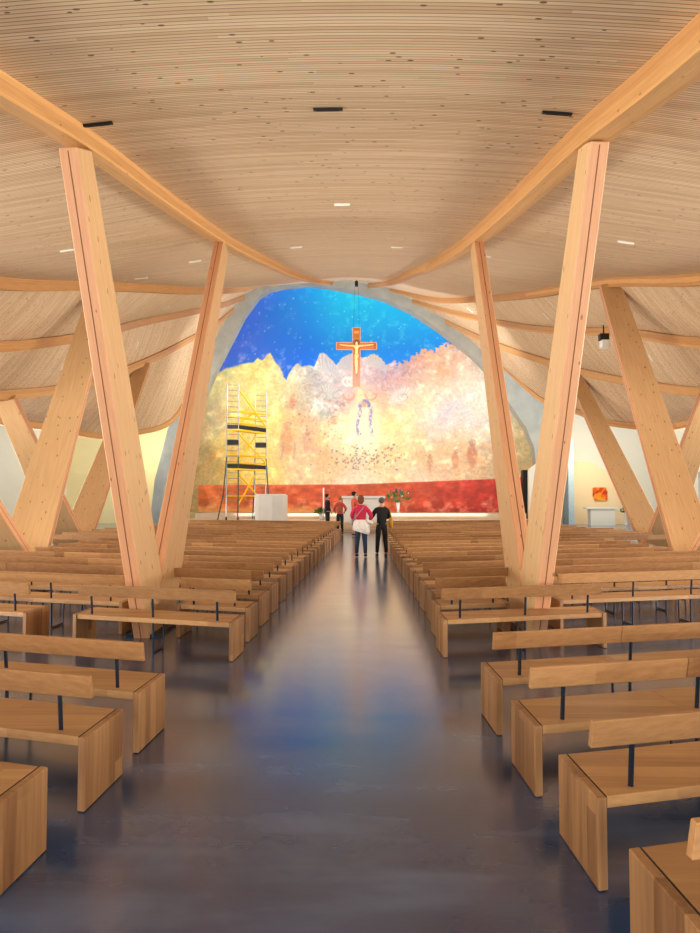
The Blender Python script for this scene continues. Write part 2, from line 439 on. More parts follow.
# white wall panel and black block as painted shade of the gap by the mural foot
a = P(528, 466, 39.0); b = P(548, 515, 39.0)
pw = structure(MB().prism([(P(528, 515, 39).x, 0), (P(528, 470, 39).x, P(0, 470, 39).z), (P(536, 464, 39).x, P(0, 464, 39).z), (b.x, P(0, 460, 39).z), (b.x, 0)], 38.8, 39.08).build('wall_niche_right', M['white']))
g0 = P(522.5, 470, 39.5); g1 = P(528, 515, 39.5)
structure(MB().box((g0.x, 39.4, 0), (g1.x, 39.9, g0.z)).build('dark_gap_block', M['black']))

# ---------------------------------------------------------------- mural
def vnoise(x, y, seed):
    xi = np.floor(x).astype(int); yi = np.floor(y).astype(int); xf = x-xi; yf = y-yi
    xf = xf*xf*(3-2*xf); yf = yf*yf*(3-2*yf)
    def h(a, b):
        n = (a*374761393 + b*668265263 + seed*1442695041) & 0xffffffff
        n = ((n ^ (n >> 13))*1274126177) & 0xffffffff
        return ((n ^ (n >> 16)) & 0xffff)/65535.0
    return (h(xi, yi)*(1-xf)+h(xi+1, yi)*xf)*(1-yf)+(h(xi, yi+1)*(1-xf)+h(xi+1, yi+1)*xf)*yf
def fbm(x, y, seed, o=4):
    r = 0; a = .5; t = 0
    for k in range(o): r = r+a*vnoise(x*2**k, y*2**k, seed+k*17); t += a; a *= .55
    return r/t
def sm(a, b, x): u = np.clip((x-a)/(b-a), 0, 1); return u*u*(3-2*u)
NX, NZ = 560, 400
pxs = np.linspace(168, 545, NX)
zb = .74
ix = [p[0] for p in INT]; iy = [p[1] for p in INT]
verts = np.zeros((NX, NZ, 3)); PXA = np.zeros((NX, NZ)); PYA = np.zeros((NX, NZ))
for i, px in enumerate(pxs):
    u = (px-355)/190.0; D = 40.95 + 1.3*max(0, 1-u*u)
    top = P(px, np.interp(px, ix, iy, left=515, right=515)-5, D); X = top.x
    zt = max(top.z, zb+.3)
    for j in range(NZ):
        z = zb+(zt-zb)*j/(NZ-1)
        verts[i, j] = (X, D, z)
zz = verts[..., 2]; DD = verts[..., 1]; XX = verts[..., 0]
PXA = VPX + (XX-CAMX)/DD*FPX ; PYA = HOR - (zz-EYE)/DD*FPX
CP = [(225,380,225,215,150),(250,375,238,222,140),(270,380,245,225,150),(210,420,205,185,140),(240,430,240,215,120),(270,430,250,225,130),(290,390,225,205,160),(300,372,205,200,190),(320,365,208,208,212),(320,395,180,182,180),(335,380,200,205,215),(345,375,205,195,205),(370,370,205,185,190),(395,375,182,162,186),(415,375,215,170,160),(440,360,238,180,150),(465,360,235,200,180),(475,380,252,238,220),(430,390,240,215,190),(400,400,225,200,185),(350,400,225,185,170),(375,402,235,175,155),(345,430,252,236,180),(362,430,255,246,214),(385,420,250,218,140),(410,430,240,212,172),(440,420,208,205,222),(465,420,215,210,215),(480,430,242,232,210),(300,420,205,175,140),(285,440,232,186,140),(300,460,222,180,145),(330,455,222,172,130),(360,458,225,200,165),(395,455,240,200,150),(430,460,225,186,145),(470,450,228,182,140),(490,470,215,182,140),(520,450,205,182,130),(530,430,222,208,170),(230,465,228,195,100),(270,470,246,214,120),(300,480,240,202,155),(210,465,195,165,110),(360,480,240,215,190),(420,478,235,205,180),(480,475,222,190,155),(450,440,235,205,165),(415,410,250,225,165),(490,400,240,235,222)]
num = np.zeros((NX, NZ, 3)); den = np.zeros((NX, NZ))
wx = PXA+14*(fbm(PXA/22, PYA/22, 5)-.5); wy = PYA+14*(fbm(PXA/22, PYA/22, 9)-.5)
for x, y, r, g, b in CP:
    w = np.exp(-((wx-x)**2+(wy-y)**2)/(2*13.0**2))+1e-9
    num += w[..., None]*np.array([r, g, b]); den += w
col = num/den[..., None]
n1 = fbm(PXA/7, PYA/7, 21, 5)-.5; n2 = fbm(PXA/5+40, PYA/5, 33, 4)-.5; n3 = fbm(PXA/12, PYA/9+9, 51, 4)-.5
busy = .45+.8*sm(.42, .6, fbm(PXA/30, PYA/30, 77))
col = col*(1+.26*(n1*busy)[..., None])
col += (n2*38*busy)[..., None]*np.array([1.0, -.3, -.8]) + (n3*26)[..., None]*np.array([.7, .35, -.4])
n4 = fbm(PXA/1.7, PYA/1.7, 88, 3)-.5; col *= (1+.22*n4)[..., None]
col[..., :] += (np.clip(n1-.1, 0, 1)*130)[..., None]*np.array([1, .97, .9])
def blend(mask, rgb):
    global col
    mask = np.clip(mask, 0, 1)[..., None]; col = col*(1-mask)+np.array(rgb, float)*mask
def ell(cx, cy, rx, ry, soft=.35, rot=0):
    dx = PXA-cx; dy = PYA-cy; c, s_ = math.cos(rot), math.sin(rot); a = dx*c+dy*s_; b = -dx*s_+dy*c
    return 1-sm(1-soft, 1+soft, np.sqrt((a/rx)**2+(b/ry)**2))
def ringm(cx, cy, r, w):
    d = np.hypot(PXA-cx, PYA-cy); return 1-sm(w*.5, w, np.abs(d-r))
# pale wings in the clouds
for cx, cy, rx, ry, rot, c in ((323, 361, 5, 12, -.35, (214, 214, 218)), (331, 366, 4, 11, -.7, (200, 204, 214)), (345, 362, 8, 7, .3, (196, 198, 208)), (374, 360, 9, 7, .1, (214, 210, 206)), (383, 364, 7, 6, .4, (204, 202, 208)), (328, 391, 11, 7, .3, (214, 212, 206)), (401, 395, 12, 6, -.5, (236, 226, 216)), (312, 374, 7, 5, -.4, (190, 196, 196))):
    blend(.75*ell(cx, cy, rx, ry, .25, rot), c)
    ang = np.arctan2(PYA-cy-ry, PXA-cx); blend(.35*ell(cx, cy, rx, ry, .2, rot)*(np.sin(ang*26) > .3), (160, 160, 176))
for k in range(46):   # swirls and curls
    cx = rng.uniform(300, 350) if k < 26 else rng.uniform(365, 440); cy = rng.uniform(368, 412) if k < 26 else rng.uniform(362, 400); r = rng.uniform(1.6, 4.5)
    m = ringm(cx, cy, r, .9); a0 = rng.uniform(-3, 3); m = m*(np.cos(np.arctan2(PYA-cy, PXA-cx)-a0) > -.4)
    blend(.26*m, [(118, 128, 138), (168, 104, 94), (150, 140, 160), (240, 236, 226)][k % 4])
# mother and child, standing pale robed figure under the cross
blend(.6*ell(365, 424, 15, 36, .35), (246, 234, 196))
rob = ((PYA > 400) & (PYA < 447)) * (1-sm(.8, 1.15, np.abs(PXA-365)/(5+.10*(PYA-400)))); blend(.75*rob, (240, 230, 204)); blend(.3*rob*(np.sin(PXA*1.9+PYA*.12) > .55), (196, 176, 150))
for sx, x0 in ((-1, 358.5), (1, 371)):
    m = (1-sm(.6, 2.6, np.abs(PXA-(365+sx*(4.6+.085*(PYA-402))+1.0*np.sin((PYA-400)/5)))))*(sm(402, 407, PYA))*(1-sm(432, 438, PYA)); blend(.75*m*sm(.34, .5, fbm(PXA/1.8, PYA/2.2, 3)), (124, 124, 184))
blend(.85*ringm(364.5, 405, 4.6, 2.2)*(PYA < 407), (128, 124, 180)); blend(.8*ell(364.5, 404, 2.2, 3, .3), (196, 150, 120))
blend(.9*ell(360, 391, 2.5, 3, .3), (252, 226, 170)); blend(.8*ell(360, 398, 3, 6, .4), (250, 222, 170)); blend(.6*ell(360, 394.5, 9, 1.2, .5), (248, 210, 170))
for sx in (-1, 1):
    blend(.35*ringm(360+sx*11, 394, 5.5, 1.4)*(PYA > 393), (206, 104, 84)); blend(.7*ringm(349+sx*2, 381, 4, 1.6), (244, 240, 236))
# lesser robed figures
for cx, cy, h, c in ((286, 437, 30, (196, 140, 104)), (307, 440, 20, (188, 152, 132)), (334, 432, 32, (236, 214, 182)), (472, 452, 24, (190, 120, 96)), (455, 458, 18, (196, 134, 104)), (292, 400, 14, (206, 130, 110)), (430, 462, 14, (180, 140, 110))):
    blend(.6*ell(cx, cy+h*.15, h*.2, h*.5, .45)*(fbm(PXA/3, PYA/4, cx) > .3), c); blend(.55*ell(cx, cy-h*.36, h*.07, h*.09, .35), (196, 138, 108)); blend(.45*ringm(cx+.4, cy-h*.38, h*.12, .9)*(fbm(PXA/2, PYA/2, 7) > .4), (150, 116, 112)); blend(.4*ell(cx-h*.13, cy-h*.02, h*.05, h*.18, .5, .5), c); blend(.4*ell(cx+h*.13, cy-h*.02, h*.05, h*.18, .5, -.5), c)
for sx in (-4, 8): blend(.3*(np.abs(PXA-(286+sx)+.8*np.sin(PYA/3)) < 1.1)*sm(440, 444, PYA)*(1-sm(458, 462, PYA)), (120, 128, 150))
for k in range(150):   # scattered leaves and flowers
    cx = rng.normal(362, 22); cy = 458+rng.normal(0, 7); blend(.65*ell(cx, cy, rng.uniform(.6, 1.3), rng.uniform(.6, 1.2), .4), [(116, 116, 108), (150, 124, 118), (104, 118, 130), (172, 120, 90)][k % 4])
for k in range(60):
    cx = rng.uniform(285, 345); cy = rng.uniform(400, 440); blend(.3*ell(cx, cy, rng.uniform(.6, 1.3), rng.uniform(.6, 1.2), .4), [(90, 104, 112), (180, 96, 70)][k % 2])
for k in range(90):
    cx = rng.uniform(220, 525); cy = rng.uniform(465, 484); blend(.25*ell(cx, cy, rng.uniform(.8, 3), rng.uniform(.6, 2), .5), [(190, 130, 90), (170, 150, 110), (250, 235, 200)][k % 3])
# sky with stars
BND = [(150,400),(200,380),(213,373),(225,367),(240,363),(252,361),(257,357),(262,359),(266,354),(269,351),(272,356),(275,362),(280,367),(283,376),(286,380),(288,373),(292,367),(297,362),(302,366),(310,364),(314,366),(319,353),(323,351),(329,356),(336,364),(342,357),(350,353),(356,351),(362,357),(367,355),(374,352),(381,357),(386,362),(394,361),(400,363),(408,359),(418,352),(426,349),(434,350),(442,345),(455,343),(470,350),(480,360),(540,400)]
by = np.interp(PXA, [p[0] for p in BND], [p[1] for p in BND]) + 9*(fbm(PXA/3.2, PYA/3.2, 91, 4)-.5)*(.3+sm(370, 400, PXA)*1.4)
sky = np.stack([10+50*sm(330, 220, PXA)+25*(fbm(PXA/14, PYA/14, 61)-.4)*sm(350, 260, PXA)*2, 108+72*sm(235, 350, PXA)*sm(375, 285, PYA)+22*sm(300, 345, PXA), 222+24*sm(230, 340, PXA)+0*PXA], -1)
sky += (np.clip(fbm(PXA/6, PYA/6, 62, 4)-.56, 0, 1)*330)[..., None]*np.array([1, .55, .15])*(.35+.65*sm(330, 360, PYA))[..., None]
ms = (1-sm(-.8, .8, PYA-by))[..., None]; col = col*(1-ms)+sky*ms
for k in range(120):
    cx = rng.uniform(225, 470); cy = rng.uniform(290, 362); m = ell(cx, cy, .7, .7, .5)*(PYA < by-2); blend(.55*m*rng.uniform(.4, 1), (215, 240, 255))
# red dado
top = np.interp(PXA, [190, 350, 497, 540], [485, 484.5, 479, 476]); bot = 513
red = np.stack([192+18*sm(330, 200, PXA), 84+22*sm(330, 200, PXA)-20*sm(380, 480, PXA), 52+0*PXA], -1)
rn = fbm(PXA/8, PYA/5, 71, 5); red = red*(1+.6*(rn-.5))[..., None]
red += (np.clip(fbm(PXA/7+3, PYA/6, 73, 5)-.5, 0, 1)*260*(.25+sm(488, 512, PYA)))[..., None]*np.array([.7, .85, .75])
yl = sm(503, 512, PYA)*(1-sm(300, 340, PXA))*.7; red = red*(1-yl[..., None])+np.array([246, 190, 100])*yl[..., None]  # yellowish glow painted into the colour along the dado's left foot
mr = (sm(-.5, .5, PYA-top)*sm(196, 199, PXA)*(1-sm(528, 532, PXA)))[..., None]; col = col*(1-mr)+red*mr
col = np.clip(col, 3, 252)/255
col = np.where(col <= .04045, col/12.92, ((col+.055)/1.055)**2.4)
me = bpy.data.meshes.new('mural')
idx = np.arange(NX*NZ).reshape(NX, NZ)
faces = np.stack([idx[:-1, :-1], idx[1:, :-1], idx[1:, 1:], idx[:-1, 1:]], -1).reshape(-1, 4)
me.from_pydata(verts.reshape(-1, 3).tolist(), [], faces.tolist())
ca = me.color_attributes.new('paint', 'FLOAT_COLOR', 'POINT')
buf = np.ones((NX*NZ, 4), np.float32); buf[:, :3] = col.reshape(-1, 3); ca.data.foreach_set('color', buf.ravel())
k = NT('mural_paint'); at = k.n('ShaderNodeVertexColor', _layer_name='paint')
mm = k.set(Base_Color=at.outputs[0], Roughness=.75)
me.materials.append(mm)
for p in me.polygons: p.use_smooth = True
tag(link('mural', me), 'huge painted mural of blue starry sky over golden clouds and saints, filling the arch', 'mural')
structure(MB().box((-11, 42.2, 0), (10.5, 42.4, 14.2)).build('wall_back', M['white'])) if False else None

# ---------------------------------------------------------------- sanctuary platform
st = MB()
st.box((-9.5, 32.5, 0), (9.5, 33.0, .14)).box((-9.5, 32.95, 0), (9.5, 33.4, .28)).box((-9.6, 33.35, 0), (9.6, 43, .42))
structure(st.build('floor_platform', M['beige']))
structure(MB().box((-9.3, 38.6, .42), (9.2, 43, .74)).build('floor_upper_platform', M['beige']))
ZP = .42
# altar
al = thing('altar', 'long plain white stone altar on the platform behind the visitors', 'altar', (P(363.5, 500, 35.5).x, 35.5, ZP))
w = 43*35.5/FPX
MB().box((-w/2, -.45, 1.16), (w/2, .45, 1.28)).build('altar_top', M['stone'], al, bevel=.01)
MB().box((-w/2+.06, -.4, 0), (w/2-.06, .4, 1.158)).build('altar_block', M['stone'], al, bevel=.01)
# ambo
p = P(271, 500, 34.6)
am = thing('ambo', 'white faceted stone ambo on the platform right of the scaffold', 'ambo', (p.x, 34.6, ZP))
w = 32*34.6/FPX/2
poly = [(-w, .35), (-w, -.1), (-w+.22, -.42), (.15, -.55), (w-.15, -.42), (w, -.1), (w, .35)]
MB().prism(poly, 0, 1.33, axis=2).build('body', M['stone'], am, bevel=.015)
MB().prism([(x*.9, y*.9+.02) for x, y in poly], 1.332, 1.38, axis=2).build('desk_top', M['stone'], am)
# candle
p = P(323.5, 500, 37.2)
cn = thing('paschal_candle', 'tall white candle on a slim stand before the red band', 'candle', (p.x, 37.2, ZP))
MB().lathe([(.16, 0), (.16, .03), (.03, .06), (.025, .55), (.07, .6), (.07, .63)]).build('stand', M['alu'], cn, smooth=False)
MB().lathe([(.04, .632), (.04, 1.7), (.02, 1.73)], n=14).build('candle', M['lampwhite'], cn)
def bouquet(name, label, px, py0, D, z0, hv, spread, cols, seed, vase=True):
    p = P(px, 500, D); r = random.Random(seed)
    t = thing(name, label, 'flowers', (p.x, D, z0))
    zt = hv
    if vase: MB().lathe([(.10, 0), (.11, .04), (.07, .08), (.08, hv*.5), (.12, hv)], n=18).build('vase', M['stone'], t, smooth=True)
    lm = MB()
    for k in range(46):
        a = r.uniform(0, 6.28); e = r.uniform(.15, 1.3); l = spread*r.uniform(.6, 1.1)
        d = Vector((math.cos(a)*math.sin(e), math.sin(a)*math.sin(e), math.cos(e))); b0 = Vector((0, 0, zt-.05)); q = b0+d*l
        lm.tube([b0, q], .008, 4)
        sd = d.orthogonal().normalized()*.05; m_ = b0+d*l*.75
        i = len(lm.v); lm.v += [tuple(m_), tuple(m_+d*.08+sd*1.3), tuple(q+d*.08), tuple(m_+d*.08-sd*1.3)]; lm.f.append([i, i+1, i+2, i+3])
    lm.build('foliage', M['leaf'], t)
    for k in range(16):
        a = r.uniform(0, 6.28); e = r.uniform(.1, 1.25); l = spread*r.uniform(.75, 1.05)
        d = Vector((math.cos(a)*math.sin(e), math.sin(a)*math.sin(e), math.cos(e))); q = Vector((0, 0, zt-.05))+d*l
        f = MB().ball(tuple(q), (.055, .055, .045), 8, 5)
        for j in range(5): f.ball((q.x+.045*math.cos(j*1.26), q.y+.045*math.sin(j*1.26), q.z+.01), .03, 6, 4)
        f.build('blossom', cols[k % len(cols)], t, smooth=True)
fl = [plain('petal_pink', (214, 120, 140)), plain('petal_white', (240, 235, 225)), plain('petal_violet', (120, 80, 130)), plain('petal_coral', (210, 110, 80))]
bouquet('flower_vase', 'white vase of mixed pink and white flowers on the upper step, right of the altar', 398, 512, 39.2, .74, .6, .82, fl, 3)
bouquet('potted_greenery', 'low green plant beside the tall white candle', 321, 512, 37.9, ZP, .32, .38, [M['leaf']], 5)

# ---------------------------------------------------------------- crucifix
p = P(356.5, 357, 36.5); CY = 36.5
zt = P(0, 328, CY).z; zbm = P(0, 387, CY).z; za = P(0, 346.5, CY).z
cr = thing('crucifix', 'large golden-brown painted crucifix with a pale Christ figure hanging before the mural', 'crucifix', (p.x, CY, zbm-.07))
H = zt-zbm; hw = .21; ha = 41*CY/FPX/2; A = za-zbm; hv = .2
cm = wood('gilded_cross', (176, 98, 36), (124, 64, 24), 'z', .3, 'x', .35, objvar=0)
gold = plain('gold_leaf', (206, 128, 48), .5, .0)
poly = [(-hw, 0), (hw, 0), (hw, A-hv), (ha, A-hv), (ha, A+hv), (hw, A+hv), (hw, H), (-hw, H), (-hw, A+hv), (-ha, A+hv), (-ha, A-hv), (-hw, A-hv)]
MB().prism(poly, -.03, .06).build('cross', cm, cr)
e = .028; inn = [(-hw+e, e), (hw-e, e), (hw-e, A-hv+e), (ha-e, A-hv+e), (ha-e, A+hv-e), (hw-e, A+hv-e), (hw-e, H-e), (-hw+e, H-e), (-hw+e, A+hv-e), (-ha+e, A+hv-e), (-ha+e, A-hv+e), (-hw+e, A-hv+e)]
for n in range(12):   # gilded border strips
    a_, b_ = poly[n], poly[(n+1) % 12]; c_, d_ = inn[(n+1) % 12], inn[n]
    MB().prism([a_, b_, c_, d_], -.036, -.03).build('gilt_border', gold, cr)
halo = MB().lathe([(.0, 0), (.23, 0), (.23, .02), (0, .02)], n=28); hm = halo.mesh('halo', gold)
ho = link('halo', hm, None, cr); ho.rotation_euler = (R(90), 0, 0); ho.location = (0, -.036, A+.17)
hs = MB().lathe([(.2, 0), (.215, 0), (.215, .026), (.2, .026)], n=28); h2 = link('halo_ring', hs.mesh('halo_ring', M['slot']), None, cr); h2.rotation_euler = (R(90), 0, 0); h2.location = (0, -.036, A+.17)
pale = plain('painted_skin', (214, 168, 104), .6)

def skin(name, chains, mat, parent, sub=2):
    """chains: list of list of (x,y,z,r) ; a chain may start by an index reference 'name' into earlier points"""
    vs = []; es = []; rs = []; names = {}
    for ch in chains:
        prev = None
        for q in ch:
            if isinstance(q, str): prev = names[q]; continue
            nm = None
            if len(q) == 5 or len(q) == 6: nm = q[-1] if isinstance(q[-1], str) else None
            i = len(vs); vs.append(q[:3]); r = q[3]; rs.append(r if isinstance(r, tuple) else (r, r))
            if nm: names[nm] = i
            if prev is not None: es.append((prev, i))
            prev = i
    me = bpy.data.meshes.new(name); me.from_pydata(vs, es, []); me.materials.append(mat)
    o = link(name, me, None, parent)
    md = o.modifiers.new('Skin', 'SKIN'); md.use_smooth_shade = True; md.branch_smoothing = .3
    me.skin_vertices[0].data[0].use_root = True
    for i, r in enumerate(rs): me.skin_vertices[0].data[i].radius = r
    sb = o.modifiers.new('Sub', 'SUBSURF'); sb.levels = sub; sb.render_levels = sub
    return o
cb = [[(0, -.08, A-.55, .1, 'hip'), (0, -.09, A-.3, .085), (0, -.09, A-.06, .11, 'ch'), (0, -.1, A+.06, .05), (.01, -.11, A+.17, (.08, .085)), (.01, -.11, A+.26, .05)],
      ['hip', (.03, -.09, A-.95, .062), (.02, -.08, A-1.4, .045), (.01, -.1, A-1.52, .035)], ['hip', (-.04, -.09, A-.95, .062), (-.02, -.08, A-1.4, .045), (-.01, -.1, A-1.52, .035)]]
for sx in (-1, 1): cb.append(['ch', (sx*.17, -.08, A, .055), (sx*.5, -.07, A+.02, .042), (sx*.82, -.06, A+.06, .03), (sx*.92, -.06, A+.07, .025)])
skin('figure', cb, pale, cr, 1)
MB().lathe([(.11, -.14), (.125, 0), (.115, .09)], (0, -.085, A-.55), 14).build('loincloth', pale, cr, smooth=True)
MB().ball((.01, -.10, A+.20), (.085, .07, .095), 12, 8).build('hair', M['slot'], cr, smooth=True)
MB().box((-.12, -.06, H-.34), (.12, -.037, H-.2)).build('inscription_plate', gold, cr)
for sx in (-1, 1):
    MB().tube([(sx*.15, .02, H-.02), (sx*.1, .02, H+12-zbm-H+1.0)], .005, 6).build('wire', M['steel'], cr)

# ---------------------------------------------------------------- scaffold tower
D1, D2 = 36.0, 37.9
def sc_pt(px, D): return P(px, 500, D)
l0 = sc_pt(226.4, D1); l1 = sc_pt(238, D1+.15); r0 = sc_pt(254.8, D2); r1 = sc_pt(265.8, D2+.15)
sc = thing('scaffold_tower', 'tall mobile scaffold tower with yellow platforms and braces in front of the mural', 'scaffold', (l0.x, D1, ZP)); O = Vector((l0.x, D1, ZP))
def S(v): return tuple(Vector(v)-O)
topL = P(0, 384, D1).z; topR = P(0, 392, D2).z; zs = ZP+.22
for a, b, tz in ((l0, l1, topL), (r0, r1, topR)):
    m = MB()
    for q in (a, b): m.tube([S((q.x, q.y, zs)), S((q.x, q.y, tz))], .028, 8)
    z = zs+.25
    while z < tz-.05:
        m.tube([S((a.x, a.y, z)), S((b.x, b.y, z))], .017, 6); z += .29
    m.build('ladder_frame', M['alu'], sc)
    for q in (a, b):
        c = MB().tube([S((q.x-.03, q.y, ZP+.1)), S((q.x+.03, q.y, ZP+.1))], .1, 16).build('caster', M['black'], sc)
        MB().tube([S((q.x, q.y, ZP+.1)), S((q.x, q.y, zs))], .03, 8).build('caster_fork', M['alu'], c)
def deck(y, D=D1):
    return P(0, y, D1).z
for yy, nm in ((430, 'top'), (469, 'low')):
    z = deck(yy); m = MB()
    for a, b in (((l0+l1)/2, (r0+r1)/2),):
        quad = [(l0.x-.02, l0.y), (l1.x+.02, l1.y), (r1.x+.02, r1.y), (r0.x-.02, r0.y)]
    i = len(m.v)
    for zz_ in (z-.05, z+.02):
        for x, y in ((l0.x, l0.y), (l1.x+.1, l1.y-.2), (r1.x, r1.y), (r0.x-.1, r0.y+.2)): m.v.append(S((x, y, zz_)))
    m.f += [[0, 3, 2, 1], [4, 5, 6, 7], [0, 1, 5, 4], [1, 2, 6, 5], [2, 3, 7, 6], [3, 0, 4, 7]]
    m.build('platform', M['yellow'], sc)
    tb = MB()
    for a, b in ((l0, l1), (l1, r1), (l0, r0)):
        a2 = Vector((a.x, a.y, z+.04)); b2 = Vector((b.x, b.y, z+.04)); d = (b2-a2).normalized(); n = Vector((-d.y, d.x, 0))*.015
        i = len(tb.v)
        for q, zz_ in ((a2-n, 0), (b2-n, 0), (b2+n, 0), (a2+n, 0), (a2-n, .22), (b2-n, .22), (b2+n, .22), (a2+n, .22)): tb.v.append(S((q.x, q.y, q.z+zz_)))
        tb.f += [[i+t for t in f] for f in ([0, 3, 2, 1], [4, 5, 6, 7], [0, 1, 5, 4], [1, 2, 6, 5], [2, 3, 7, 6], [3, 0, 4, 7])]
    tb.build('toe_board', M['black'], sc)
for a, b in ((l0, l1), (r0, r1)):
    z = deck(445); MB().box(S((a.x-.02, a.y-.02, z)), S((b.x+.02, b.y+.02, z+.24))).build('end_board', M['black'], sc)
for z0, z1, sw in ((deck(424), deck(390), 1), (deck(424), deck(408), 0), (deck(462), deck(434), 1), (deck(462), deck(434), 0), (deck(505), deck(474), 0), (deck(505), deck(474), 1)):
    a, b = (l1, r1) if sw else (l1, r0)
    p0 = (a.x, a.y, z1 if sw else z0); p1 = (b.x, b.y, z0 if sw else z1)
    MB().tube([S(p0), S(p1)], .045, 6).build('brace', M['yellow'], sc)
for yy in (423, 417, 411, 463, 455, 496):
    for a, b in ((l1, r1), (l0, r0)):
        MB().tube([S((a.x, a.y, deck(yy))), S((b.x, b.y, deck(yy)))], .035, 6).build('guard_rail', M['yellow'], sc)
for q, dx, dy in ((l0, -.35, -.5), (l1, .1, -.6), (r1, .35, .2), (r0, -.2, .5)):
    MB().tube([S((q.x, q.y, deck(457))), S((q.x+dx*.4, q.y+dy*.3, deck(495))), S((q.x+dx, q.y+dy, ZP+.03))], .035, 8).build('outrigger', M['green'], sc)

# ---------------------------------------------------------------- side chapel on the right
arcp = [(573, 518), (573, 463), (582, 461), (592, 463), (603, 469), (613, 478), (622, 492), (628, 518)]
pts = []
for x, y in arcp:
    q = P(x, y, 42.5); pts.append((q.x, max(q.z, 0) if y < 517 else 0))
ch = structure(MB().prism(pts, 42.5, 42.98).build('wall_chapel', M['peach']))
q0 = P(567.5, 450, 42.0); q1 = P(574, 515, 42.0)
structure(MB().box((q0.x, 41.9, 0), (q1.x, 42.9, P(0, 440, 42).z)).build('wall_chapel_edge', M['bluewhite']))
def orange_mat():
    k = NT('orange_glass'); tc = k.n('ShaderNodeTexCoord').outputs['Object']
    vo = k.n('ShaderNodeTexVoronoi', Vector=tc, Scale=4.0).outputs['Color']
    c = k.ramp(k.sep(vo)[0], [(.2, L4((200, 50, 5))), (.6, L4((245, 120, 15))), (.95, L4((250, 190, 40)))])
    return k.set(Base_Color=c, Roughness=.3)
q = P(600.5, 494, 42.4)
pa = thing('wall_painting', 'small glowing orange painted panel on the chapel wall at the right', 'painting', (q.x, 42.44, q.z))
MB().box((-.36, -.03, -.4), (.36, .03, .4)).box((-.46, -.02, -.2), (-.3, .02, .38)).box((.3, -.02, -.35), (.42, .02, .2)).build('panel', orange_mat(), pa)
q = P(601, 500, 40.8)
ct = thing('side_altar', 'pale stone table under the orange panel in the right chapel', 'altar', (q.x, 40.8, 0))
MB().box((-.95, -.35, .95), (.95, .35, 1.05)).build('table_top', M['white'], ct); MB().box((-.7, -.3, 0), (.7, .3, .948)).build('block', M['white'], ct)
bouquet('potted_plant', 'green leafy plant beside the stone table in the right chapel', 626, 512, 40.5, 0, .75, .35, [M['leaf'], fl[1]], 8)

# ---------------------------------------------------------------- ceiling lamps
def lamp(px, py, wpx, dark, where):
    d = ray(px, py).normalized(); loc, nor, idx_, dist = BVH.ray_cast(Vector((CAMX, 0, EYE)), d)
    if loc is None: return
    if nor.dot(d) > 0: nor = -nor
    w = min(wpx*loc.y/FPX, 1.3)
    t = thing('linear_ceiling_light', where, 'ceiling light', loc+nor*.012)
    xa = Vector((1, 0, 0)); xa = (xa-nor*xa.dot(nor)).normalized(); ya = nor.cross(xa)
    t.rotation_mode = 'QUATERNION'; t.rotation_quaternion = Matrix((xa, ya, nor)).transposed().to_quaternion(); t['group'] = 'linear lights let into the slatted ceiling'
    hh = .03 if not dark else .022
    MB().box((-w/2, -hh, -.03), (w/2, hh, .012)).build('housing', M['black'] if dark else M['lampwhite'], t)
    MB().box((-w/2+.03, -hh*.5, .0125), (w/2-.03, hh*.5, .016)).build('diffuser', M['joint'] if dark else M['lampwhite'], t)
lamp(98, 123, 30, 1, 'black linear light in the central ceiling, near the left beam')
lamp(328, 108, 30, 1, 'black linear light in the middle of the central ceiling')
lamp(557, 112, 30, 1, 'black linear light in the central ceiling, near the right beam')
for px, py, w, lb in ((342, 204, 16, 'white linear light in the central ceiling, halfway to the arch'), (296, 247, 12, 'small white linear light in the central ceiling left of the crucifix axis, near the arch'), (397, 247, 12, 'small white linear light in the central ceiling right of the crucifix axis, near the arch'),
                      (67, 250, 14, 'white linear light in the left ceiling bay just behind the near column leg'), (195, 261, 12, 'white linear light in the left bay beside the far leg of the tall column'), (141, 278, 13, 'white linear light just above the second left beam'), (137, 345, 7, 'white linear light between third and fourth left beams'),
                      (62, 367, 7, 'white linear light in the lowest left ceiling bay by the frame edge'), (165, 308, 8, 'white linear light between second and third left beams'), (626, 242, 16, 'white linear light in the right ceiling bay outside the near column'), (546, 316, 9, 'white linear light between second and third right beams'),
                      (470, 310, 8, 'tiny white linear light right of the arch below the second beam'), (487, 256, 8, 'white linear light in the right bay beside the far leg of the tall column'), (651, 358, 8, 'white linear light between third and fourth right beams')):
    lamp(px, py, w, 0, lb)
# floodlight hanging on the third right beam
q = P(604, 338, 20)
fb = thing('floodlight', 'small white and black floodlight hanging from the right beams', 'spotlight', rp(2, 20, 1)+Vector((-.12, -.15, -.45)))
q = P(604, 342, 20.0); fb.location = q
MB().box((-.1, -.12, -.18), (.12, .12, .05)).build('lamp_head', M['lampwhite'], fb, bevel=.02)
MB().box((-.13, -.08, .052), (.13, .12, .24)).build('mounting_box', M['black'], fb, bevel=.01)
MB().tube([(0, .02, .24), (0, .02, .5)], .02, 8).build('bracket', M['steel'], fb)
q = P(356.5, 284, 37.5)
dv = thing('ceiling_projector', 'small black device fixed under the ceiling above the crucifix', 'projector', q)
MB().box((-.09, -.12, -.12), (.09, .12, .14)).build('body', M['black'], dv, bevel=.01); MB().tube([(0, 0, .14), (0, 0, .6)], .02).build('pole', M['steel'], dv)

